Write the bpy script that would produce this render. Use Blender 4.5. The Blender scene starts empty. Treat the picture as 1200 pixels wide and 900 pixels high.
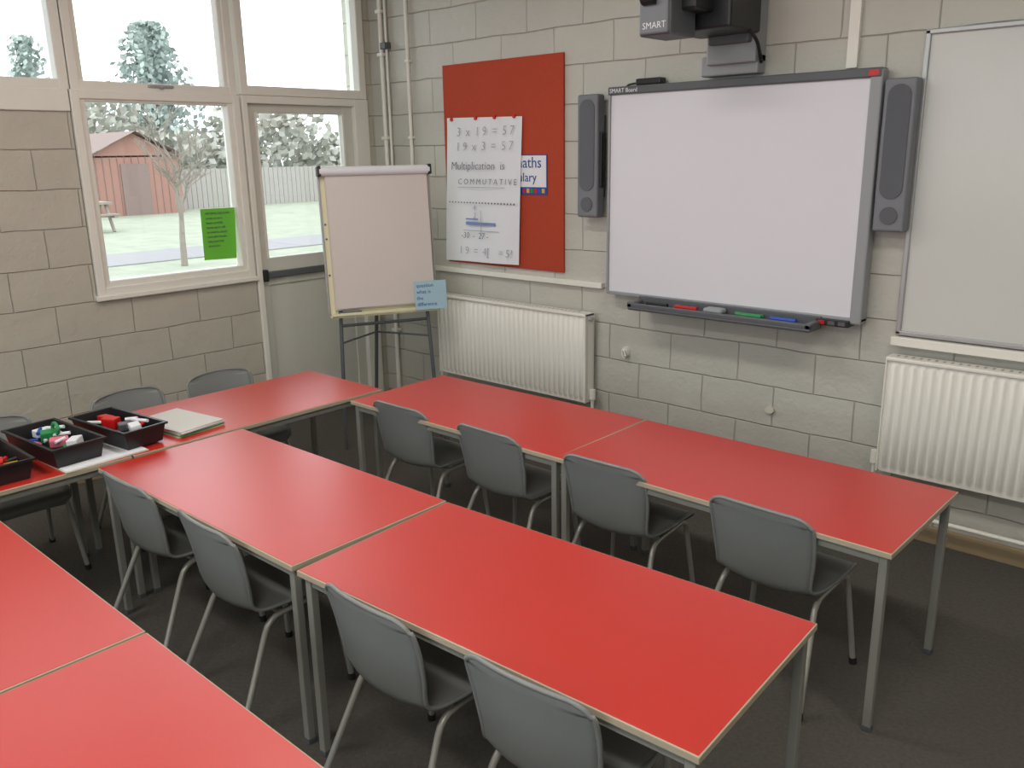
import bpy, bmesh, math, random
from mathutils import Vector, Matrix
S=1.23
scene=bpy.context.scene
try:
    scene.view_settings.view_transform='Standard'
except Exception: pass
random.seed(7)

# ---------------------------------------------------------------- materials
def srgb(r,g,b):
    f=lambda c:(c/255/12.92) if c/255<=.04045 else ((c/255+.055)/1.055)**2.4
    return (f(r),f(g),f(b),1)
def mat(name,col,rough=.5,metal=0,var=0.0,vscale=8,bump=0,bscale=60,spec=.5,emit=0,coat=0):
    m=bpy.data.materials.new(name);m.use_nodes=True
    nt=m.node_tree;n=nt.nodes;l=nt.links;b=n['Principled BSDF']
    b.inputs['Base Color'].default_value=col;b.inputs['Roughness'].default_value=rough
    b.inputs['Metallic'].default_value=metal;b.inputs['Specular IOR Level'].default_value=spec
    if coat: b.inputs['Coat Weight'].default_value=coat;b.inputs['Coat Roughness'].default_value=.32
    tc=n.new('ShaderNodeTexCoord')
    if var:
        nz=n.new('ShaderNodeTexNoise');nz.inputs['Scale'].default_value=vscale;nz.inputs['Detail'].default_value=5
        l.new(tc.outputs['Object'],nz.inputs['Vector'])
        mx=n.new('ShaderNodeMix');mx.data_type='RGBA'
        mx.inputs[6].default_value=tuple(c*(1-var) for c in col[:3])+(1,)
        mx.inputs[7].default_value=tuple(min(1,c*(1+var)) for c in col[:3])+(1,)
        l.new(nz.outputs['Fac'],mx.inputs[0]);l.new(mx.outputs[2],b.inputs['Base Color'])
    if bump:
        nb=n.new('ShaderNodeTexNoise');nb.inputs['Scale'].default_value=bscale;nb.inputs['Detail'].default_value=4
        l.new(tc.outputs['Object'],nb.inputs['Vector'])
        bp=n.new('ShaderNodeBump');bp.inputs['Strength'].default_value=bump;bp.inputs['Distance'].default_value=.01
        l.new(nb.outputs['Fac'],bp.inputs['Height']);l.new(bp.outputs[0],b.inputs['Normal'])
    if emit:
        b.inputs['Emission Color'].default_value=col;b.inputs['Emission Strength'].default_value=emit
    return m
def block_mat(name,col,axis):
    m=bpy.data.materials.new(name);m.use_nodes=True
    nt=m.node_tree;n=nt.nodes;l=nt.links;b=n['Principled BSDF'];b.inputs['Roughness'].default_value=.5
    tc=n.new('ShaderNodeTexCoord');sp=n.new('ShaderNodeSeparateXYZ');cb=n.new('ShaderNodeCombineXYZ')
    l.new(tc.outputs['Object'],sp.inputs[0]);l.new(sp.outputs[axis],cb.inputs[0]);l.new(sp.outputs[2],cb.inputs[1])
    nz0=n.new('ShaderNodeTexNoise');nz0.inputs['Scale'].default_value=3
    l.new(tc.outputs['Object'],nz0.inputs['Vector'])
    vm=n.new('ShaderNodeVectorMath');vm.operation='SCALE';vm.inputs['Scale'].default_value=.025
    l.new(nz0.outputs['Color'],vm.inputs[0])
    va=n.new('ShaderNodeVectorMath');va.operation='ADD';l.new(cb.outputs[0],va.inputs[0]);l.new(vm.outputs[0],va.inputs[1])
    br=n.new('ShaderNodeTexBrick');br.inputs['Scale'].default_value=1
    br.inputs['Brick Width'].default_value=.47;br.inputs['Row Height'].default_value=.235
    br.inputs['Mortar Size'].default_value=.005;br.inputs['Mortar Smooth'].default_value=1.0
    br.inputs['Color1'].default_value=col
    br.inputs['Color2'].default_value=tuple(c*.97 for c in col[:3])+(1,)
    br.inputs['Mortar'].default_value=tuple(c*.93 for c in col[:3])+(1,)
    l.new(va.outputs[0],br.inputs['Vector'])
    nz=n.new('ShaderNodeTexNoise');nz.inputs['Scale'].default_value=2.2;nz.inputs['Detail'].default_value=6
    l.new(tc.outputs['Object'],nz.inputs['Vector'])
    mr=n.new('ShaderNodeMapRange');mr.inputs[3].default_value=.93;mr.inputs[4].default_value=1.05
    l.new(nz.outputs['Fac'],mr.inputs[0])
    mv=n.new('ShaderNodeVectorMath');mv.operation='SCALE';l.new(br.outputs['Color'],mv.inputs[0]);l.new(mr.outputs[0],mv.inputs['Scale'])
    l.new(mv.outputs[0],b.inputs['Base Color'])
    n2=n.new('ShaderNodeTexNoise');n2.inputs['Scale'].default_value=40;n2.inputs['Detail'].default_value=5
    l.new(tc.outputs['Object'],n2.inputs['Vector'])
    n3=n.new('ShaderNodeTexNoise');n3.inputs['Scale'].default_value=7;n3.inputs['Detail'].default_value=4
    l.new(tc.outputs['Object'],n3.inputs['Vector'])
    a1=n.new('ShaderNodeMath');a1.operation='MULTIPLY_ADD';a1.inputs[1].default_value=.3
    l.new(n2.outputs['Fac'],a1.inputs[0]);l.new(n3.outputs['Fac'],a1.inputs[2])
    a2=n.new('ShaderNodeMath');a2.operation='MULTIPLY_ADD';a2.inputs[1].default_value=-.65
    l.new(br.outputs['Fac'],a2.inputs[0]);l.new(a1.outputs[0],a2.inputs[2])
    bp=n.new('ShaderNodeBump');bp.inputs['Strength'].default_value=.9;bp.inputs['Distance'].default_value=.012
    l.new(a2.outputs[0],bp.inputs['Height']);l.new(bp.outputs[0],b.inputs['Normal'])
    return m
def glass_mat():
    m=bpy.data.materials.new('window_glass');m.use_nodes=True
    nt=m.node_tree;n=nt.nodes;l=nt.links;n.clear()
    o=n.new('ShaderNodeOutputMaterial');mx=n.new('ShaderNodeMixShader');t=n.new('ShaderNodeBsdfTransparent')
    g=n.new('ShaderNodeBsdfGlossy');g.inputs['Roughness'].default_value=.02
    fr=n.new('ShaderNodeFresnel');fr.inputs['IOR'].default_value=1.45
    t.inputs[0].default_value=(.95,.97,.97,1)
    l.new(fr.outputs[0],mx.inputs[0]);l.new(t.outputs[0],mx.inputs[1]);l.new(g.outputs[0],mx.inputs[2]);l.new(mx.outputs[0],o.inputs[0])
    return m
M=dict(
 red=mat('red_laminate',srgb(190,44,33),.38,var=.04,vscale=3,bump=.03,bscale=150,spec=.6,coat=.4),
 edge=mat('table_edge_lipping',srgb(176,166,144),.5),
 steel=mat('grey_painted_steel',srgb(142,142,136),.4,metal=.1),
 chair=mat('grey_polypropylene',srgb(126,129,128),.40,var=.03,bump=.08,bscale=400),
 chairleg=mat('chair_tube_steel',srgb(168,168,162),.35,metal=.3),
 rubber=mat('black_rubber',srgb(30,30,30),.7),
 white=mat('white_gloss_paint',srgb(232,231,222),.35,var=.03),
 door=mat('door_paint',srgb(208,208,200),.4,var=.03),
 rad=mat('radiator_enamel',srgb(236,234,226),.32),
 cork=mat('red_felt',srgb(178,66,40),.9,var=.08,vscale=40,bump=.3,bscale=300),
 paper=mat('paper_white',srgb(228,231,236),.7,var=.01),
 pad=mat('flip_pad_paper',srgb(214,207,202),.7,var=.015),
 ply=mat('easel_board_cream',srgb(222,218,184),.6),
 ink=mat('ink_grey',srgb(158,161,172),.7),
 inkd=mat('ink_dark',srgb(96,98,115),.7),
 blue=mat('ink_blue',srgb(35,75,150),.6),
 pblue=mat('ink_pale_blue',srgb(120,140,190),.6),
 lblue=mat('note_blue',srgb(170,205,220),.7),
 board=mat('whiteboard_surface',srgb(222,223,230),.40,spec=.35),
 wboard=mat('dry_erase_surface',srgb(206,208,204),.22,var=.03,vscale=3),
 alu=mat('aluminium_trim',srgb(175,177,178),.35,metal=.5),
 frameg=mat('board_frame_grey',srgb(148,152,156),.4),
 dark=mat('dark_grey_plastic',srgb(88,92,97),.45),
 darker=mat('black_plastic',srgb(32,33,36),.4),
 spk=mat('speaker_grey',srgb(116,120,126),.5),
 grille=mat('speaker_grille',srgb(98,102,108),.8,bump=.5,bscale=500),
 green=mat('green_paper',srgb(112,202,62),.7),
 redp=mat('red_plastic',srgb(200,30,30),.35),
 yellow=mat('yellow_plastic',srgb(220,170,50),.4),
 orange=mat('wood_orange',srgb(200,120,60),.5),
 pink=mat('pink_plastic',srgb(225,120,140),.4),
 greenp=mat('green_plastic',srgb(40,140,80),.4),
 bluep=mat('blue_plastic',srgb(40,80,180),.4),
 cream=mat('cream_card',srgb(206,202,186),.7),
 greycard=mat('grey_card',srgb(204,203,198),.6),
 fence=mat('fence_slats',srgb(156,152,146),.8,var=.1),
 skirt=mat('skirting_wood',srgb(150,132,104),.6,var=.1),
 carpet=mat('carpet',srgb(100,97,92),.95,var=.34,vscale=60,bump=.9,bscale=300,spec=.1),
 ceil=mat('ceiling_paint',srgb(225,224,218),.8),
 wy=block_mat('painted_block_x',srgb(194,193,184),0),
 wx=block_mat('painted_block_y',srgb(192,188,175),1),
 glass=glass_mat(),
 fill_lamp=mat('fill_lamp_diffuser',(1,.97,.93,1),.5,emit=2),  # glowing face of the added ceiling fill lamps
 grass=mat('grass',srgb(142,148,130),.9,var=.3,vscale=2),  # grass, shed, leaf and hedge colours paled to put haze in the albedo
 path=mat('path_asphalt',srgb(134,133,134),.9,var=.1),
 shed=mat('shed_wood',srgb(150,112,100),.8,var=.1),
 roof=mat('shed_roof',srgb(126,108,102),.8),
 bark=mat('bark',srgb(138,130,120),.9),
 leaf=mat('evergreen_leaf',srgb(158,170,164),.8,var=.25,vscale=1),
 hedge=mat('hedge_leaf',srgb(168,168,158),.9,var=.3,vscale=1),
)
# ---------------------------------------------------------------- builder
class MB:
    def __init__(s): s.v=[];s.f=[];s.m=[];s.sm=[];s.mats=[]
    def mi(s,k):
        if k not in s.mats: s.mats.append(k)
        return s.mats.index(k)
    def add(s,vs,fs,k,smooth=False,mtx=None):
        o=len(s.v);i=s.mi(k)
        for v in vs:
            v=Vector(v)
            if mtx is not None: v=mtx@v
            s.v.append(v)
        for f in fs: s.f.append([o+a for a in f]);s.m.append(i);s.sm.append(smooth)
    def box(s,a,b,k,bev=0,mtx=None,seg=2):
        x0,x1=sorted((a[0],b[0]));y0,y1=sorted((a[1],b[1]));z0,z1=sorted((a[2],b[2]))
        if bev<=0:
            vs=[(x0,y0,z0),(x1,y0,z0),(x1,y1,z0),(x0,y1,z0),(x0,y0,z1),(x1,y0,z1),(x1,y1,z1),(x0,y1,z1)]
            s.add(vs,[(0,3,2,1),(4,5,6,7),(0,1,5,4),(1,2,6,5),(2,3,7,6),(3,0,4,7)],k,False,mtx);return
        bm=bmesh.new();bmesh.ops.create_cube(bm,size=1)
        for v in bm.verts: v.co=Vector(((x0+x1)/2+v.co.x*(x1-x0),(y0+y1)/2+v.co.y*(y1-y0),(z0+z1)/2+v.co.z*(z1-z0)))
        bmesh.ops.bevel(bm,geom=list(bm.edges),offset=min(bev,.45*min(x1-x0,y1-y0,z1-z0)),segments=seg,affect='EDGES',profile=.5)
        s.frombm(bm,k,False,mtx);bm.free()
    def frombm(s,bm,k,smooth=False,mtx=None):
        bm.verts.index_update()
        s.add([v.co.copy() for v in bm.verts],[[v.index for v in f.verts] for f in bm.faces],k,smooth,mtx)
    def tube(s,pts,r,k,n=10,fillet=0,mtx=None,radii=None):
        pts=[Vector(p) for p in pts]
        if fillet:
            q=[pts[0]]
            for i in range(1,len(pts)-1):
                p=pts[i];a=(pts[i-1]-p);b=(pts[i+1]-p);fa=min(fillet,a.length*.45);fb=min(fillet,b.length*.45)
                A=p+a.normalized()*fa;B=p+b.normalized()*fb
                for t in (0,.25,.5,.75,1): q.append(A*(1-t)**2+p*2*t*(1-t)+B*t*t)
            q.append(pts[-1]);pts=q
        vs=[];fs=[];up=None
        for i,p in enumerate(pts):
            d=(pts[min(i+1,len(pts)-1)]-pts[max(i-1,0)]).normalized()
            if up is None:
                up=Vector((0,0,1)) if abs(d.z)<.9 else Vector((1,0,0))
            sx=d.cross(up).normalized();up=sx.cross(d).normalized()
            rr=radii[i] if radii else r
            for j in range(n):
                a=2*math.pi*j/n;vs.append(p+sx*rr*math.cos(a)+up*rr*math.sin(a))
        for i in range(len(pts)-1):
            for j in range(n):
                fs.append((i*n+j,i*n+(j+1)%n,(i+1)*n+(j+1)%n,(i+1)*n+j))
        s.add(vs,fs,k,True,mtx)
        e=(len(pts)-1)*n
        s.add(vs[:n],[tuple(range(n))[::-1]],k,False,mtx);s.add(vs[e:],[tuple(range(n))],k,False,mtx)
    def quad(s,p,k,mtx=None): s.add(p,[(0,1,2,3)],k,False,mtx)
    def disc(s,c,rx,rz,depth,k,n=28,mtx=None):
        vs=[];
        for yy in (c[1],c[1]-depth):
            for j in range(n):
                a=2*math.pi*j/n;vs.append((c[0]+rx*math.cos(a),yy,c[2]+rz*math.sin(a)))
        fs=[tuple(range(n,2*n))]+[(j,(j+1)%n,n+(j+1)%n,n+j) for j in range(n)]
        s.add(vs,fs,k,False,mtx)
    def text(s,body,size,mtx,k,ext=.0004,shear=0,align='LEFT',off=0):
        c=bpy.data.curves.new('t','FONT');c.body=body;c.size=size;c.extrude=ext;c.shear=shear;c.align_x=align;c.resolution_u=2;c.offset=off
        o=bpy.data.objects.new('t',c);bpy.context.collection.objects.link(o)
        dg=bpy.context.evaluated_depsgraph_get();me=bpy.data.meshes.new_from_object(o.evaluated_get(dg))
        s.add([v.co.copy() for v in me.vertices],[list(p.vertices) for p in me.polygons],k,False,mtx)
        bpy.data.objects.remove(o);bpy.data.curves.remove(c);bpy.data.meshes.remove(me)
    def mesh(s,name):
        me=bpy.data.meshes.new(name);me.from_pydata([v*S for v in s.v],[],s.f)
        for k in s.mats: me.materials.append(M[k])
        for p,i,sm in zip(me.polygons,s.m,s.sm): p.material_index=i;p.use_smooth=sm
        me.update();return me
    def obj(s,name,loc=(0,0,0),rz=0,mods=None):
        return place(name,s.mesh(name),loc,rz)
def place(name,me,loc=(0,0,0),rz=0):
    o=bpy.data.objects.new(name,me);bpy.context.collection.objects.link(o)
    o.location=Vector(loc)*S;o.rotation_euler=(0,0,rz);return o
def wallmtx(x,y,z):   # text plane facing -y
    return Matrix.Translation((x,y,z))@Matrix.Rotation(math.pi/2,4,'X')

# ---------------------------------------------------------------- room shell
RX,RY,H=6.0,-6.0,2.95
b=MB();b.box((-.25,RY-.2,-.15),(RX+.2,.2,0),'carpet');b.obj('floor')
b=MB();b.box((-.25,RY-.2,H),(RX+.2,.2,H+.15),'ceil');b.obj('ceiling')
b=MB();b.box((-.2,.001,0),(RX+.2,.2,H),'wy');b.obj('wall_back')
b=MB();b.box((RX,RY,0),(RX+.2,0,H),'wx');b.obj('wall_right')
# front wall with a long window band behind the photographer
b=MB()
b.box((-.2,RY-.2,0),(RX+.2,RY,.95),'wy');b.box((-.2,RY-.2,2.65),(RX+.2,RY,H),'wy')
b.box((-.2,RY-.2,.95),(1.0,RY,2.65),'wy');b.box((5.4,RY-.2,.95),(RX+.2,RY,2.65),'wy')
b.obj('wall_front')
b=MB()
b.box((-.2,RY,0),(0,-1.905,1.89),'wx')
b.box((-.2,-1.905,0),(0,-.962,.97),'wx')
b.box((-.2,-.055,0),(0,0,H),'wx')
b.box((-.2,RY,2.80),(0,-.055,H),'wx')
b.obj('wall_left')
def frame(b,y0,y1,z0,z1,w,k='white',x0=-.075,x1=.0,bev=.006):
    b.box((x0,y0,z0),(x1,y0+w,z1),k,bev);b.box((x0,y1-w,z0),(x1,y1,z1),k,bev)
    b.box((x0+.001,y0+w*.9,z1-w),(x1-.001,y1-w*.9,z1),k,bev);b.box((x0+.001,y0+w*.9,z0),(x1-.001,y1-w*.9,z0+w),k,bev)
def pane(b,y0,y1,z0,z1,x=-.045): b.box((x-.003,y0,z0),(x+.003,y1,z1),'glass')
b=MB()
frame(b,-1.90,-.975,.968,1.995,.045,x0=-.09,x1=.018)
frame(b,-1.858,-1.017,1.01,1.97,.032,x0=-.07,x1=.006)
pane(b,-1.83,-1.04,1.04,1.945)
b.box((-.02,-1.915,.945),(.03,-.965,.972),'white',.005)
b.box((-.095,-1.90,.972),(-.06,-.975,1.0),'white')
b.obj('window_1')
b=MB()
frame(b,-1.89,-.985,1.99,2.80,.048,x0=-.09,x1=.012)
frame(b,-1.845,-1.03,2.012,2.78,.026,x0=-.06,x1=.004)
pane(b,-1.83,-1.05,2.03,2.76)
b.box((.004,-1.50,2.016),(.02,-1.36,2.03),'alu',.003);b.box((.012,-1.44,2.012),(.035,-1.42,2.024),'alu',.003)
b.obj('window_2')
b=MB()
for y0,y1 in((-2.85,-1.895),(-3.85,-2.85),(-4.85,-3.85),(-5.85,-4.85)):
    frame(b,y0,y1,1.99,2.80,.05,x0=-.09,x1=.012);pane(b,y0+.04,y1-.04,2.03,2.76)
b.box((-.2,-5.98,1.885),(-.0,-5.85,2.80),'white')
b.box((-.10,-5.85,1.89),(.014,-1.905,1.995),'white',.005)
b.obj('window_3')
b=MB()
frame(b,-.962,-.06,2.0,2.80,.052,x0=-.09,x1=.012)
pane(b,-.92,-.10,2.04,2.76)
b.obj('window_4')
b=MB()
for i in range(5):
    xa=1.0+i*.88;xb=xa+.05
    b.box((xa,RY-.1,.95),(xb,RY,2.65),'white')
b.box((5.35,RY-.1,.95),(5.4,RY,2.65),'white');b.box((1.0,RY-.099,.95),(5.4,RY-.001,1.0),'white');b.box((1.0,RY-.099,2.6),(5.4,RY-.001,2.65),'white')
b.box((1.0,RY-.06,.97),(5.4,RY-.055,2.63),'glass')
b.obj('window_5')
# door
b=MB()
b.box((-.10,-.961,0),(.014,-.925,1.999),'white',.005);b.box((-.10,-.165,0),(.014,-.056,1.999),'white',.005)
b.box((-.10,-.935,1.955),(.012,-.15,1.999),'white',.005)
X0,X1=-.075,-.02
b.box((X0,-.925,.01),(X1,-.865,1.955),'door',.004);b.box((X0,-.235,.01),(X1,-.165,1.955),'door',.004)
b.box((X0+.001,-.87,1.905),(X1-.001,-.23,1.955),'door',.004);b.box((X0+.001,-.87,.90),(X1-.001,-.23,1.065),'door',.004)
b.box((X0+.001,-.87,.01),(X1-.001,-.23,.14),'door',.004);b.box((X0+.015,-.87,.13),(X1-.014,-.23,.905),'door')
b.box((X0+.02,-.868,1.06),(X1-.02,-.232,1.91),'glass')
for yy in(-.868,-.245): b.box((X0+.01,yy,1.06),(X1+.004,yy+.013,1.91),'white')
b.box((X1,-.93,.945),(X1+.03,-.20,.985),'dark',.006)
b.box((X1,-.93,.93),(X1+.04,-.89,1.0),'darker',.005)
b.obj('door_1')
b=MB();b.box((.46,-.028,.945),(1.86,0,.975),'white',.003);b.obj('trim_1')
b=MB();b.box((0.015,-.016,0),(RX,0,.075),'skirt',.003);b.obj('baseboard_back')
b=MB();b.box((0,RY,0),(.014,-.975,.075),'skirt',.003);b.obj('baseboard_left')
# pipes
b=MB()
b.tube([(.145,-.03,0),(.145,-.03,H)],.014,'white');b.tube([(.185,-.022,1.2),(.185,-.022,H)],.008,'white')
for z in(.5,1.3,1.75,2.25,2.5): b.box((.12,-.05,z),(.17,0,z+.022),'white',.004)
b.box((.155,-.05,2.29),(.205,-.0,2.33),'dark',.004)
b.obj('heating_pipe')
b=MB()
b.tube([(.375,-.018,1.0),(.375,-.018,H)],.011,'white')
for z in(1.3,1.75,2.2,2.6): b.box((.358,-.032,z),(.392,0,z+.016),'white',.003)
b.obj('cable_conduit')
b=MB();b.box((3.085,-.022,1.97),(3.13,0,H),'white',.002);b.obj('cable_trunking')

# ---------------------------------------------------------------- pin board + posters
b=MB();b.box((.671,-.014,1.009),(1.590,0,2.159),'cork',.003);b.obj('pin_board')
b=MB()
n=14;vs=[];fs=[]
for j in range(n+1):
    t=j/n
    for i in range(n+1):
        s_=i/n
        x=(.708+(1.305-.708)*s_)*(1-t)+(.672+(1.272-.672)*s_)*t
        z=(1.862*(1-s_)+1.850*s_)*(1-t)+(1.020*(1-s_)+1.030*s_)*t
        y=-.022-.008*math.sin(s_*7+t*3)*t-.012*t*t
        vs.append((x,y,z))
for j in range(n):
    for i in range(n): a=j*(n+1)+i;fs.append((a,a+n+1,a+n+2,a+1))
b.add(vs,fs,'paper',True)
def T(txt,x,z,size,k='ink',y=-.040,bld=b,**kw): bld.text(txt,size,wallmtx(x,y,z),k,off=-size*.013,shear=.12,**kw)
T('3  x  1 9  =  5 7',.80,1.755,.072);T('1 9  x  3  =  5 7',.79,1.672,.072)
T('Multiplication  is',.745,1.565,.066,'inkd');T('C O M M U T A T I V E',.80,1.480,.048,'inkd')
b.box((.80,-.0402,1.462),(1.18,-.0395,1.465),'ink')
for i in range(22): b.box((.72+i*.025,-.0402,1.372-i*.0002),(.730+i*.025,-.0395,1.378),'inkd')
T('4\n2',.92,1.33,.045,'ink')
b.box((.86,-.042,1.245),(1.10,-.041,1.262),'pblue');b.box((.86,-.042,1.275),(.96,-.041,1.283),'pblue')
b.box((.84,-.043,1.21),(1.13,-.042,1.213),'ink');b.box((.985,-.043,1.18),(.988,-.042,1.33),'ink')
T('-30  -  27 -',.82,1.165,.052,'inkd',y=-.045);T('1 9  =  4[    = 5?',.80,1.07,.066,'ink',y=-.048)
for x in(.75,.95,1.10,1.25): b.disc((x,-.022,1.852),.009,.011,.012,'redp',10)
b.obj('handwritten_poster')
b=MB();b.box((1.05,-.0175,1.428),(1.478,-.0145,1.646),'blue')
b.box((1.055,-.019,1.47),(1.472,-.0176,1.64),'paper')
b.text('maths',.085,wallmtx(1.235,-.0195,1.575),'blue',ext=.001);b.text('vocabulary',.070,wallmtx(1.10,-.0195,1.50),'blue',ext=.001)
for i,k in enumerate(('redp','yellow','greenp','redp','bluep','yellow')): b.box((1.30+i*.028,-.0185,1.438),(1.32+i*.028,-.0176,1.462),k)
b.obj('vocabulary_poster')

# ---------------------------------------------------------------- interactive whiteboard
x0,x1,z0,z1=1.932,3.264,.940,1.955
b=MB()
b.box((x0+.01,-.055,z0+.01),(x1-.01,-.0,z1-.01),'frameg')
b.box((x0+.008,-.076,z0+.012),(x1-.04,-.05,z1-.028),'board')
b.box((x0,-.086,z0),(x0+.014,-.02,z1),'frameg',.004)
b.box((x1-.050,-.088,z0-.015),(x1,-.02,z1+.002),'frameg',.008)
b.box((x0,-.09,z1-.032),(x1-.004,-.02,z1+.006),'dark',.006)
b.box((x0,-.084,z0-.006),(x1,-.02,z0+.012),'frameg',.004)
b.box((x1-.055,-.092,z1-.025),(x1-.015,-.089,z1-.003),'redp')
b.text('SMART Board',.028,wallmtx(x0+.012,-.0905,z1-.022),'paper')
b.box((x1-.19,-.10,z0-.03),(x1-.045,-.03,z0+.0),'darker',.004)
for i in range(3): b.box((x1-.18+i*.045,-.103,z0-.024),(x1-.15+i*.045,-.099,z0-.008),'redp' if i==0 else 'dark')
ty0,ty1=-.20,-.075;XT=.045
b.box((2.10+XT,ty0,.888),(3.05+XT,ty1,.908),'dark',.008)
b.box((2.10+XT,ty0,.900),(3.05+XT,ty0+.018,.925),'dark',.006)
b.box((2.10+XT,ty1-.02,.900),(3.05+XT,ty1,.945),'dark',.004)
b.box((2.10+XT,ty0,.900),(2.13+XT,ty1,.928),'dark',.006);b.box((3.02+XT,ty0,.900),(3.05+XT,ty1,.928),'dark',.006)
for i,k in enumerate(('darker','redp','redp','greenp','bluep')):
    xx=2.22+i*.165
    if i==2: b.box((xx-.0,-.165,.910),(xx+.10,-.105,.938),'frameg',.012)
    else: b.tube([(xx,-.135,.920),(xx+.12,-.135,.920)],.010,k,8)
b.tube([(2.70,-.12,.920),(2.84,-.12,.920)],.009,'greenp',8)
b.obj('interactive_whiteboard')
b=MB();b.box((2.085,-.075,1.962),(2.225,-.02,1.992),'darker',.006)
b.tube([(2.09,-.05,1.975),(2.03,-.05,1.97),(2.01,-.04,1.962)],.005,'darker',6,fillet=.02);b.obj('network_box')
def speaker(xa,xb,za,zb,side):
    b=MB();b.box((xa,-.10,za),(xb,-.035,zb),'spk',.012,seg=3)
    cx=(xa+xb)/2;h=zb-za
    def caps(z0_,z1_,r,d,k):
        n=12;vs=[]
        for yy in(-.100,-.100-d):
            for j in range(n+1): a=math.pi*j/n;vs.append((cx+r*math.cos(a),yy,z1_-r+r*math.sin(a)))
            for j in range(n+1): a=math.pi+math.pi*j/n;vs.append((cx+r*math.cos(a),yy,z0_+r+r*math.sin(a)))
        m=2*(n+1);b.add(vs,[tuple(range(m,2*m))]+[(j,(j+1)%m,m+(j+1)%m,m+j) for j in range(m)],k)
    caps(za+h*.22,zb-h*.04,(xb-xa)*.36,.004,'grille')
    b.disc((cx,-.100,za+h*.11),(xb-xa)*.28,(xb-xa)*.28,.005,'grille')
    b.box((xa+.02,-.04,za+.1),(xb-.02,0,zb-.1),'dark')
    xs=xb if side>0 else xa
    b.box((min(xs,xs+side*.012),-.08,za+h*.25),(max(xs,xs+side*.012),-.05,za+h*.7),'darker',.004)
    return b.obj('wall_speaker')
speaker(1.748,1.878,1.325,1.935,1)
speaker(3.278,3.402,1.322,1.915,-1)
# projector and bracket
b=MB()
b.box((2.44,-.075,1.975),(2.72,0,2.06),'frameg',.008)
b.box((2.48,-.10,2.02),(2.72,0,2.95),'frameg',.008)
b.box((2.50,-.13,2.10),(2.70,-.07,2.5),'dark',.01)
b.box((2.44,-.36,2.135),(2.735,-.09,2.34),'darker',.012)
b.box((2.50,-.50,2.20),(2.66,-.30,2.36),'darker',.012)
b.box((2.44,-.58,2.105),(2.592,-.38,2.33),'dark',.014,seg=3)
b.box((2.448,-.588,2.112),(2.585,-.57,2.32),'spk',.01)
b.text('SMART',.036,wallmtx(2.465,-.589,2.132),'paper')
b.tube([(2.47,-.59,2.25),(2.53,-.593,2.25)],.03,'darker',16)
b.tube([(2.72,-.20,2.16),(2.75,-.15,2.10),(2.73,-.06,2.02)],.008,'darker',8,fillet=.03)
b.obj('short_throw_projector')

# ---------------------------------------------------------------- dry erase board
b=MB()
b.box((3.402,-.018,.905),(4.95,0,2.078),'wboard')
for a_,c_ in(((3.39,-.03,.895),(3.41,0,2.088)),((4.94,-.03,.895),(4.96,0,2.088)),((3.39,-.03,2.07),(4.96,0,2.09)),((3.39,-.03,.893),(4.96,0,.912))):
    b.box(a_,c_,'alu',.004)
b.obj('dry_erase_whiteboard')
b=MB();b.box((3.38,-.05,.85),(5.0,0,.888),'white',.004);b.obj('trim_2')
# ---------------------------------------------------------------- radiators
def radiator(xa,xb,za,zb,name='wall_radiator'):
    b=MB();yf=-.105
    pitch=.0365;nr=int((xb-xa-.03)/pitch);pitch=(xb-xa-.03)/nr
    prof=[]
    for i in range(nr):
        X=xa+.015+i*pitch
        for t,d in((0,0),(.14,0),(.26,.011),(.5,.013),(.74,.011),(.86,0)): prof.append((X+t*pitch,d))
    prof.append((xa+.015+nr*pitch,0))
    rows=[(za,0),(za+.02,0),(za+.035,1),(zb-.04,1),(zb-.025,0),(zb-.012,0)]
    vs=[(x,yf-d*w,z) for z,w in rows for x,d in prof];m=len(prof);fs=[]
    for r in range(len(rows)-1):
        for i in range(m-1): fs.append((r*m+i,r*m+i+1,(r+1)*m+i+1,(r+1)*m+i))
    b.add(vs,fs,'rad',True)
    b.box((xa,yf+.001,za),(xb,yf+.012,zb-.012),'rad',.004);b.box((xa,-.05,za),(xb,-.04,zb-.012),'rad',.004)
    b.box((xa,-.118,zb-.016),(xb,-.036,zb),'rad',.004)
    for i in range(int((xb-xa-.06)/.03)): b.box((xa+.03+i*.03,-.085,zb-.0005),(xa+.040+i*.03,-.060,zb+.0006),'alu')
    b.box((xa,-.118,za),(xa+.006,-.036,zb),'rad',.002);b.box((xb-.006,-.118,za),(xb,-.036,zb),'rad',.002)
    for x in(xa+.2,xb-.2): b.box((x,-.045,za+.05),(x+.03,0,zb-.05),'rad')
    for x in(xa-.02,xb+.02):
        b.tube([(x,-.075,za+.03),(x,-.075,.13)],.009,'white',8)
        b.tube([(x,-.075,za+.03),(x+(.03 if x<xa else -.03),-.075,za+.03)],.011,'alu',8)
        b.tube([(x,-.075,za+.02),(x,-.075,za+.075)],.018,'white',12)
    b.tube([(xb-.01,-.078,zb-.03),(xb+.02,-.078,zb-.03)],.012,'alu',10)
    b.tube([(xa-.02,-.075,.13),(xb+.02,-.075,.13)],.010,'white',8)
    return b.obj(name)
radiator(.66,1.822,.318,.815);radiator(3.392,4.9,.312,.815)
b=MB();b.disc((2.016,-.0,.618),.018,.03,.03,'white',16);b.tube([(2.016,-.03,.63),(2.03,-.035,.60)],.01,'alu');b.obj('wall_hook')
b=MB();b.disc((2.847,0,.453),.022,.016,.018,'cream',16);b.obj('wall_knob')

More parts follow.
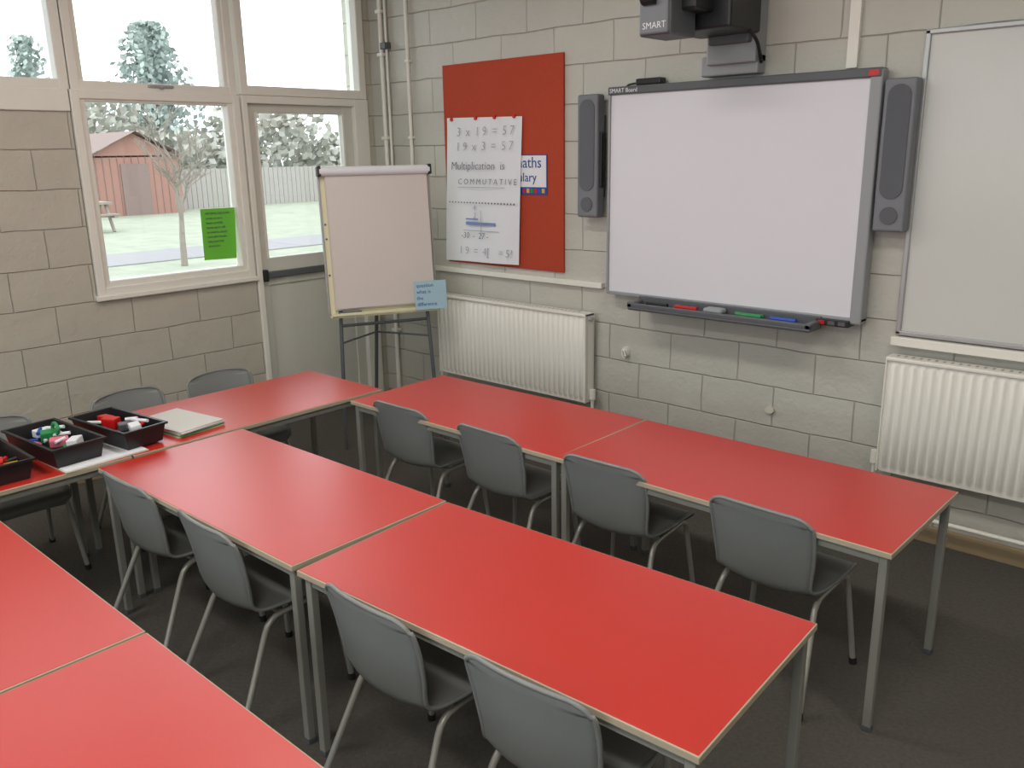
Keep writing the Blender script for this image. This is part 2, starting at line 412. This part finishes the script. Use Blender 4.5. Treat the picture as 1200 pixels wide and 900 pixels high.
# ---------------------------------------------------------------- tables
L,W,ZT=1.2,.59,.584
def table_mesh():
    b=MB();hl,hw=L/2-.002,W/2-.001
    b.box((-hl,-hw,ZT-.018),(hl,hw,ZT-.001),'edge',.002)
    b.box((-hl+.0035,-hw+.0035,ZT-.004),(hl-.0035,hw-.0035,ZT),'red',.001)
    i=.014;t=.024
    for sx in(-1,1):
        for sy in(-1,1):
            X=sx*(hl-i-t/2);Y=sy*(hw-i-t/2)
            b.box((X-t/2,Y-t/2,.008),(X+t/2,Y+t/2,ZT-.019),'steel',.003)
            b.box((X-t/2-.001,Y-t/2-.001,0),(X+t/2+.001,Y+t/2+.001,.018),'dark',.002)
    for sy in(-1,1): Y=sy*(hw-i-t/2);b.box((-hl+i+t,Y-.009,ZT-.047),(hl-i-t,Y+.009,ZT-.018),'steel',.003)
    for sx in(-1,1): X=sx*(hl-i-t/2);b.box((X-.009,-hw+i+t,ZT-.047),(X+.009,hw-i-t,ZT-.018),'steel',.003)
    return b.mesh('classroom_table')
tm=table_mesh()
for x,y,r in((2.108,-1.157,.014),(3.305,-1.154,-.008),(2.098,-2.281,.015),(3.312,-2.247,.049),
             (2.118,-3.274,0),(3.322,-3.274,0),(1.183,-1.838,math.pi/2),(1.183,-3.043,math.pi/2)):
    place('classroom_table',tm,(x,y,0),r)

# ---------------------------------------------------------------- chairs
def catmull(P,n):
    out=[]
    for i in range(len(P)-1):
        p0=P[max(i-1,0)];p1=P[i];p2=P[i+1];p3=P[min(i+2,len(P)-1)]
        for k in range(n):
            t=k/n;out.append([.5*((2*b_)+(-a+c)*t+(2*a-5*b_+4*c-d)*t*t+(-a+3*b_-3*c+d)*t**3) for a,b_,c,d in zip(p0,p1,p2,p3)])
    out.append(list(P[-1]));return out
def chair_mesh(shell='chair'):
    b=MB()
    # y, z, halfwidth, forward cup, upward cup
    P=[(.178,.322,.135,0,-.004),(.176,.345,.160,0,-.002),(.150,.362,.172,0,0),(.08,.362,.178,0,.006),(0,.352,.178,0,.012),(-.07,.343,.172,.004,.018),
       (-.125,.343,.162,.014,.018),(-.160,.365,.156,.026,.010),(-.172,.410,.158,.032,0),(-.181,.470,.165,.033,0),(-.191,.530,.169,.031,0),(-.201,.578,.169,.028,0),(-.206,.602,.162,.025,0),(-.2085,.618,.146,.021,0),(-.210,.627,.118,.016,0)]
    R=catmull(P,3);n=16;nr=len(R)
    tp=[]
    for r in R:
        for i in range(n+1):
            t=-1+2*i/n;q=t*t
            tp.append(Vector((t*r[2],r[0]+r[3]*q,r[1]+r[4]*q-(.008*t*t if r[1]>.6 else 0))))
    def idx(a,c): return a*(n+1)+c
    nrm=[]
    for a in range(nr):
        for c in range(n+1):
            du=tp[idx(min(a+1,nr-1),c)]-tp[idx(max(a-1,0),c)];dv=tp[idx(a,min(c+1,n))]-tp[idx(a,max(c-1,0))]
            nrm.append(dv.cross(du).normalized())
    th=.006;N=len(tp)
    vs=[p for p in tp]+[p+m*th for p,m in zip(tp,nrm)]
    fs=[]
    for a in range(nr-1):
        for c in range(n):
            fs.append((idx(a,c),idx(a,c+1),idx(a+1,c+1),idx(a+1,c)))
            fs.append((N+idx(a,c),N+idx(a+1,c),N+idx(a+1,c+1),N+idx(a,c+1)))
    ring=[idx(0,c) for c in range(n+1)]+[idx(a,n) for a in range(1,nr)]+[idx(nr-1,c) for c in range(n-1,-1,-1)]+[idx(a,0) for a in range(nr-2,0,-1)]
    for i in range(len(ring)):
        p,q=ring[i],ring[(i+1)%len(ring)];fs.append((p,N+p,N+q,q))
    b.add(vs,fs,shell,True)
    rim=[(tp[i]+nrm[i]*th*.5) for i in ring];rim.append(rim[0]);b.tube(rim,.0060,shell,8)
    for sx in(-1,1):
        b.tube([(sx*.190,.165,.004),(sx*.155,.135,.333),(sx*.155,-.09,.318),(sx*.195,-.235,.004)],.0095,'chairleg',10,fillet=.045)
        for ax,yy in((.190,.165),(.195,-.235)): b.tube([(sx*(ax+.0005),yy,0),(sx*(ax-.002),yy*.99,.022)],.0125,'rubber',10)
    for yy in(.10,-.055): b.tube([(-.155,yy,.326),(.155,yy,.326)],.008,'chairleg',8)
    return b.mesh('school_chair')
cm=chair_mesh()
for x,y,r in((1.838,-1.265,.02),(2.370,-1.268,-.02),(2.915,-1.264,.03),(3.518,-1.275,-.03),
             (1.785,-2.425,.02),(2.320,-2.425,-.03),(3.055,-2.405,-.02),(3.540,-2.385,.05)):
    place('school_chair',cm,(x,y,0),r)
for x,y,r in((.885,-2.10,-1.50),(.885,-1.655,-1.60),(.88,-2.70,-1.57)):
    place('school_chair',cm,(x,y,0),r)

# ---------------------------------------------------------------- flip chart easel
ang=math.radians(64);C=Vector((.735,-.60,0))
F=Matrix.Translation(C)@Matrix.Rotation(ang,4,'Z')
lean=math.radians(5)
BF=F@Matrix.Translation((0,0,.79))@Matrix.Rotation(-lean,4,'X')
b=MB();hw=.312
b.box((-hw,0,0),(hw,.012,.80),'ply',.003,BF)
b.box((-hw-.008,-.004,0),(-hw+.004,.014,.80),'alu',.002,BF);b.box((hw-.004,-.004,0),(hw+.008,.014,.80),'alu',.002,BF)
b.box((-hw+.03,-.02,.02),(hw-.03,-.002,.77),'pad',.003,BF)
vs=[];fs=[];n=12
for j in range(n+1):
    t=j/n
    for i in range(n+1):
        s_=i/n;vs.append((-hw+.035+s_*(2*hw-.05),-.022-.012*math.sin(t*3.1)*(1-.5*s_)-.01*(1-t)**2-.004*math.sin(s_*9+t*5)*(1-t),.03+t*.73))
for j in range(n):
    for i in range(n): a=j*(n+1)+i;fs.append((a,a+1,a+n+2,a+n+1))
b.add(vs,fs,'pad',True,BF)
b.tube([(-hw+.0,-.022,.785),(hw-.0,-.022,.785)],.026,'paper',14,mtx=BF)
b.box((-hw-.012,-.045,.758),(-hw+.01,.01,.815),'darker',.006,BF);b.box((hw-.01,-.045,.758),(hw+.012,.01,.815),'darker',.006,BF)
b.box((-hw,-.055,-.02),(hw,.012,-.006),'ply',.003,BF);b.box((-hw,-.055,-.02),(hw,-.05,.006),'ply',.002,BF)
b.tube([(-.26,-.03,.002),(-.14,-.03,.002)],.010,'inkd',8,mtx=BF)
for z in(.22,.42,.5): b.disc((-hw+.015,-.001,z),.006,.006,.003,'inkd',10,BF)
b.box((.17,-.062,-.01),(.36,-.060,.155),'lblue',0,BF)
for i,tx in enumerate(('question','what is','the','difference')): b.text(tx,.030,BF@wallmtx(.18,-.0625,.12-i*.036),'blue')
for sx in(-1,1):
    b.tube([(sx*.235,.035,1.30),(sx*.285,-.06,.0)],.011,'dark',10,mtx=F)
b.tube([(0,.06,1.35),(0,.40,.0)],.011,'dark',10,mtx=F)
b.tube([(-.255,.00,.72),(.255,.00,.72)],.009,'dark',8,mtx=F)
b.tube([(-.262,-.01,.62),(0,.24,.62)],.006,'dark',8,mtx=F);b.tube([(.262,-.01,.62),(0,.24,.62)],.006,'dark',8,mtx=F)
b.box((-.03,.03,1.25),(.03,.09,1.40),'dark',.008,F)
b.obj('flip_chart_easel')

# ---------------------------------------------------------------- trays etc
def tray(cx,cy,sx,sy,rz,kind,z=ZT+.0005):
    b=MB();h=.075
    Mx=Matrix.Translation((cx,cy,z))@Matrix.Rotation(rz,4,'Z')
    hx,hy=sx/2,sy/2;ins=.012
    def ring(o,zz): return [(-hx+o,-hy+o,zz),(hx-o,-hy+o,zz),(hx-o,hy-o,zz),(-hx+o,hy-o,zz)]
    rs=[ring(ins,0),ring(0,h-.008),ring(-.008,h-.008),ring(-.008,h),ring(.004,h),ring(ins+.003,.005)]
    vs=[p for r in rs for p in r];fs=[(3,2,1,0)]
    for k in range(len(rs)-1):
        for i in range(4): a=k*4+i;c=k*4+(i+1)%4;fs.append((a,c,c+4,a+4))
    k=(len(rs)-1)*4;fs.append((k,k+1,k+2,k+3))
    b.add(vs,fs,'darker',False,Mx)
    rnd=random.Random(kind)
    cols={1:['yellow','orange','cream','redp','darker'],2:['paper','greenp','pink','paper','bluep','paper'],3:['redp','redp','dark','paper','redp']}[kind]
    for i in range(15):
        px=rnd.uniform(-hx+.06,hx-.06);py=rnd.uniform(-hy+.045,hy-.045);a=rnd.uniform(0,3.14);zz=.018+.004*i
        ln=rnd.uniform(.03,.05);k=rnd.choice(cols);dx,dy=math.cos(a)*ln,math.sin(a)*ln*.5
        b.tube([(px-dx,py-dy,zz),(px+dx,py+dy,zz+.006)],.007,k,8,mtx=Mx)
    for i in range(4):
        px=-hx+.07+i*(sx-.14)/3;py=rnd.uniform(-.025,.025);k=cols[i%len(cols)]
        Q=Mx@Matrix.Translation((px,py,.05))@Matrix.Rotation(rnd.uniform(0,3),4,'Z')@Matrix.Rotation(rnd.uniform(-.3,.3),4,'X')
        b.box((-.032,-.02,-.014),(.032,.02,.016+.012*(i%2)),k,.004,Q)
    if kind==2:
        pts=[(-.02+.022*math.cos(a*math.pi/6),.02+.0*a,.085+.022*math.sin(a*math.pi/6)) for a in range(13)]
        b.tube(pts,.007,'greenp',8,mtx=Mx)
    b.obj('storage_tray')
tray(1.235,-2.862,.40,.185,.0,1);tray(1.228,-2.622,.395,.185,.08,2,ZT+.0075);tray(1.240,-2.385,.375,.17,.13,3,ZT+.0075)
# thin exercise book lying under the two trays
b=MB();Q=Matrix.Translation((1.345,-2.52,ZT+.0005))@Matrix.Rotation(.06,4,'Z')
b.box((-.11,-.17,0),(.125,.14,.0035),'cream',0,Q);b.box((-.105,-.165,.0035),(.120,.135,.0065),'paper',0,Q)
b.obj('exercise_book')
b=MB()
for i,(dx,r,k) in enumerate(((0,.0,'cream'),(.004,.05,'greenp'),(-.003,.02,'cream'),(.003,.07,'paper'),(0,.04,'greycard'))):
    Q=Matrix.Translation((1.255+dx,-2.145,ZT+.0005+i*.0050))@Matrix.Rotation(.12+r,4,'Z')
    b.box((-.155,-.105,0),(.155,.105,.0047),k,0,Q)
b.obj('exercise_book_stack')
# green notice on glass
b=MB()
b.quad([(-.030,-1.262,1.378),(-.030,-1.268,1.092),(-.028,-1.065,1.085),(-.030,-1.045,1.377)],'green')
for i in range(8):
    Q=Matrix.Translation((-.027,-1.235,1.345-i*.026))@Matrix.Rotation(math.pi/2,4,'Z')@Matrix.Rotation(math.pi/2,4,'X')
    b.text(('MOVING AROUND','ready to learn','listen carefully','hands up to talk','be kind to others','look after books','tidy your tray','thank you')[i],.018,Q,'inkd')
b.obj('green_notice')

# ---------------------------------------------------------------- unseen ceiling fill lamps, added to brighten the room
for i,(x,y) in enumerate(((1.9,-1.9),(1.9,-4.2),(4.3,-1.9),(4.3,-4.2))):
    b=MB();b.box((x-.60,y-.10,H-.06),(x+.60,y+.10,H),'white',.005);b.box((x-.58,y-.085,H-.075),(x+.58,y+.085,H-.055),'fill_lamp',.005)
    b.obj('added_ceiling_light')
    li=bpy.data.lights.new('fill_light','AREA');li.shape='RECTANGLE';li.size=1.16*S;li.size_y=.3*S;li.energy=30 if y>-3 else 46;li.color=(1,.95,.88)
    lo=bpy.data.objects.new('ceiling_fill_lamp',li);bpy.context.collection.objects.link(lo);lo.location=Vector((x,y,H-.09))*S
# sky portals in the windows
def portal(c,sx,sy,rot):
    li=bpy.data.lights.new('portal','AREA');li.shape='RECTANGLE';li.size=sx*S;li.size_y=sy*S;li.cycles.is_portal=True
    lo=bpy.data.objects.new('sky_portal',li);bpy.context.collection.objects.link(lo);lo.location=Vector(c)*S;lo.rotation_euler=rot
for y0,y1,z0,z1 in((-1.83,-1.04,1.04,1.945),(-1.83,-1.05,2.03,2.76),(-5.8,-1.95,2.03,2.76),(-.92,-.10,2.04,2.76),(-.87,-.24,1.06,1.91)):
    portal((-.12,(y0+y1)/2,(z0+z1)/2),z1-z0,y1-y0,(0,-math.pi/2,0))
portal((3.2,RY-.15,1.8),4.3,1.6,(math.pi/2,0,0))

# ---------------------------------------------------------------- outdoors
G=-.12
b=MB();b.box((-70,-60,G-.2),(-.26,60,G),'grass');b.obj('lawn')
b=MB();b.box((-12.2,-40,G),(-10.3,60,G+.02),'path');b.obj('garden_path')
b=MB()
sx0,sx1,sy0,sy1=-27,-23.5,7.7,10.7
b.box((sx0,sy0,G),(sx1,sy1,1.75),'shed')
ym=(sy0+sy1)/2
b.add([(sx0,sy0-.2,1.7),(sx1+.3,sy0-.2,1.7),(sx1+.3,ym,2.5),(sx0,ym,2.5),(sx1+.3,sy1+.2,1.7),(sx0,sy1+.2,1.7)],[(0,1,2,3),(3,2,4,5)],'roof')
b.add([(sx1,sy0,1.7),(sx1,sy1,1.7),(sx1,ym,2.45)],[(0,1,2)],'shed')
for i in range(13): b.box((sx1,sy0+.0+i*.23,G),(sx1+.02,sy0+.015+i*.23,1.75),'roof')
b.box((sx1,ym-.5,G),(sx1+.04,ym+.4,1.5),'roof')
b.obj('garden_shed')
# pale slatted fence right of the shed
b=MB()
for i in range(60): b.box((-25,11.2+i*.20,G),(-24.96,11.2+i*.20+.18,1.25),'fence')
b.obj('garden_fence')
def branch(b,p,d,ln,r,depth,rnd):
    q=p+d*ln;m=p+d*ln*.5+Vector((rnd.uniform(-1,1),rnd.uniform(-1,1),0))*ln*.06
    b.tube([p,m,q],r,'bark',5,radii=[r,r*.85,r*.65])
    if depth==0: return
    for i in range(3 if depth>1 else 4):
        nd=(d+Vector((rnd.uniform(-1,1),rnd.uniform(-1,1),rnd.uniform(-.2,.7)))*.75).normalized()
        branch(b,p+d*ln*rnd.uniform(.55,1),nd,ln*rnd.uniform(.58,.82),max(r*.55,.006),depth-1,rnd)
b=MB();branch(b,Vector((-9.4,3.35,G+.0)),Vector((0,.05,1)).normalized(),.95,.06,5,random.Random(3));b.obj('bare_tree')
b=MB();branch(b,Vector((-20,18.0,G)),Vector((0,.05,1)).normalized(),1.9,.10,4,random.Random(5));b.obj('bare_tree')
def foliage(name,cx,cy,rx,h,base,k,seed,n=6000,size=.17,cone=.6):
    rnd=random.Random(seed);b=MB();vs=[];fs=[]
    for i in range(n):
        t=rnd.random()**.8;a=rnd.uniform(0,2*math.pi);R=rx*(1-cone*t)*(.6+.4*math.sin(5*a+6*t+seed))*rnd.uniform(.35,1)
        p=Vector((cx+R*math.cos(a),cy+R*math.sin(a),base+t*h))
        u=Vector((rnd.uniform(-1,1),rnd.uniform(-1,1),rnd.uniform(-1,1))).normalized()*size
        w=u.orthogonal().normalized()*size*.6
        o=len(vs);vs+= [p-u,p+w,p+u,p-w];fs.append((o,o+1,o+2,o+3))
    b.add(vs,fs,k);b.tube([(cx,cy,G),(cx,cy,base+h*.7)],rx*.06,'bark',6);b.obj(name)
foliage('evergreen_tree',-40,18.2,4.4,7.4,.8,'leaf',1,3000,.2,.78)
foliage('evergreen_tree',-38,31,2.6,7.0,.8,'leaf',2,2200)
foliage('evergreen_tree',-40,12.3,1.8,6.3,.8,'leaf',4,1200)
b=MB();rnd=random.Random(9);vs=[];fs=[]
for i in range(14000):
    y=rnd.uniform(-5,50);hh=3.0+1.0*math.sin(y*.7)+.7*math.sin(y*2.1)
    p=Vector((-33+rnd.uniform(-2,2),y,G+.3+hh*rnd.random()));u=Vector((rnd.uniform(-1,1),rnd.uniform(-1,1),rnd.uniform(-1,1))).normalized()*.24;w=u.orthogonal().normalized()*.15
    o=len(vs);vs+=[p-u,p+w,p+u,p-w];fs.append((o,o+1,o+2,o+3))
b.add(vs,fs,'hedge');b.obj('hedge_row')
b=MB();cx,cy=-18,5.3
b.box((cx-.35,cy-.5,G+.68),(cx+.35,cy+.5,G+.74),'bark')
for s_ in(-1,1):
    b.box((cx+s_*.6-.12,cy-.5,G+.42),(cx+s_*.6+.12,cy+.5,G+.46),'bark')
    for e in(-.4,.4): b.tube([(cx+s_*.5,cy+e,G),(cx+s_*.15,cy+e,G+.7)],.045,'bark',6)
for e in(-.4,.4): b.box((cx-.7,cy+e-.04,G+.36),(cx+.7,cy+e+.04,G+.42),'bark')
b.obj('picnic_bench')

# ---------------------------------------------------------------- world + camera
w=bpy.data.worlds.new('overcast');scene.world=w;w.use_nodes=True
bg=w.node_tree.nodes['Background'];bg.inputs[0].default_value=(.93,.96,1,1);bg.inputs[1].default_value=3.4
f,yaw,pitch,roll,cx,cy,cz=[1004.6177,0.7413,0.2643,-0.0171,4.5814,-3.721,1.661]
d=Vector((-math.sin(yaw)*math.cos(pitch),math.cos(yaw)*math.cos(pitch),-math.sin(pitch)))
r=Vector((math.cos(yaw),math.sin(yaw),0));u=r.cross(d)
r2=r*math.cos(roll)+u*math.sin(roll);u2=-r*math.sin(roll)+u*math.cos(roll)
cd=bpy.data.cameras.new('camera');cd.sensor_width=36;cd.lens=f/1200*36;cd.clip_start=.05;cd.clip_end=300
co=bpy.data.objects.new('camera',cd);bpy.context.collection.objects.link(co)
mt=Matrix((r2,u2,-d)).transposed().to_4x4();mt.translation=Vector((cx,cy,cz))*S
co.matrix_world=mt;scene.camera=co
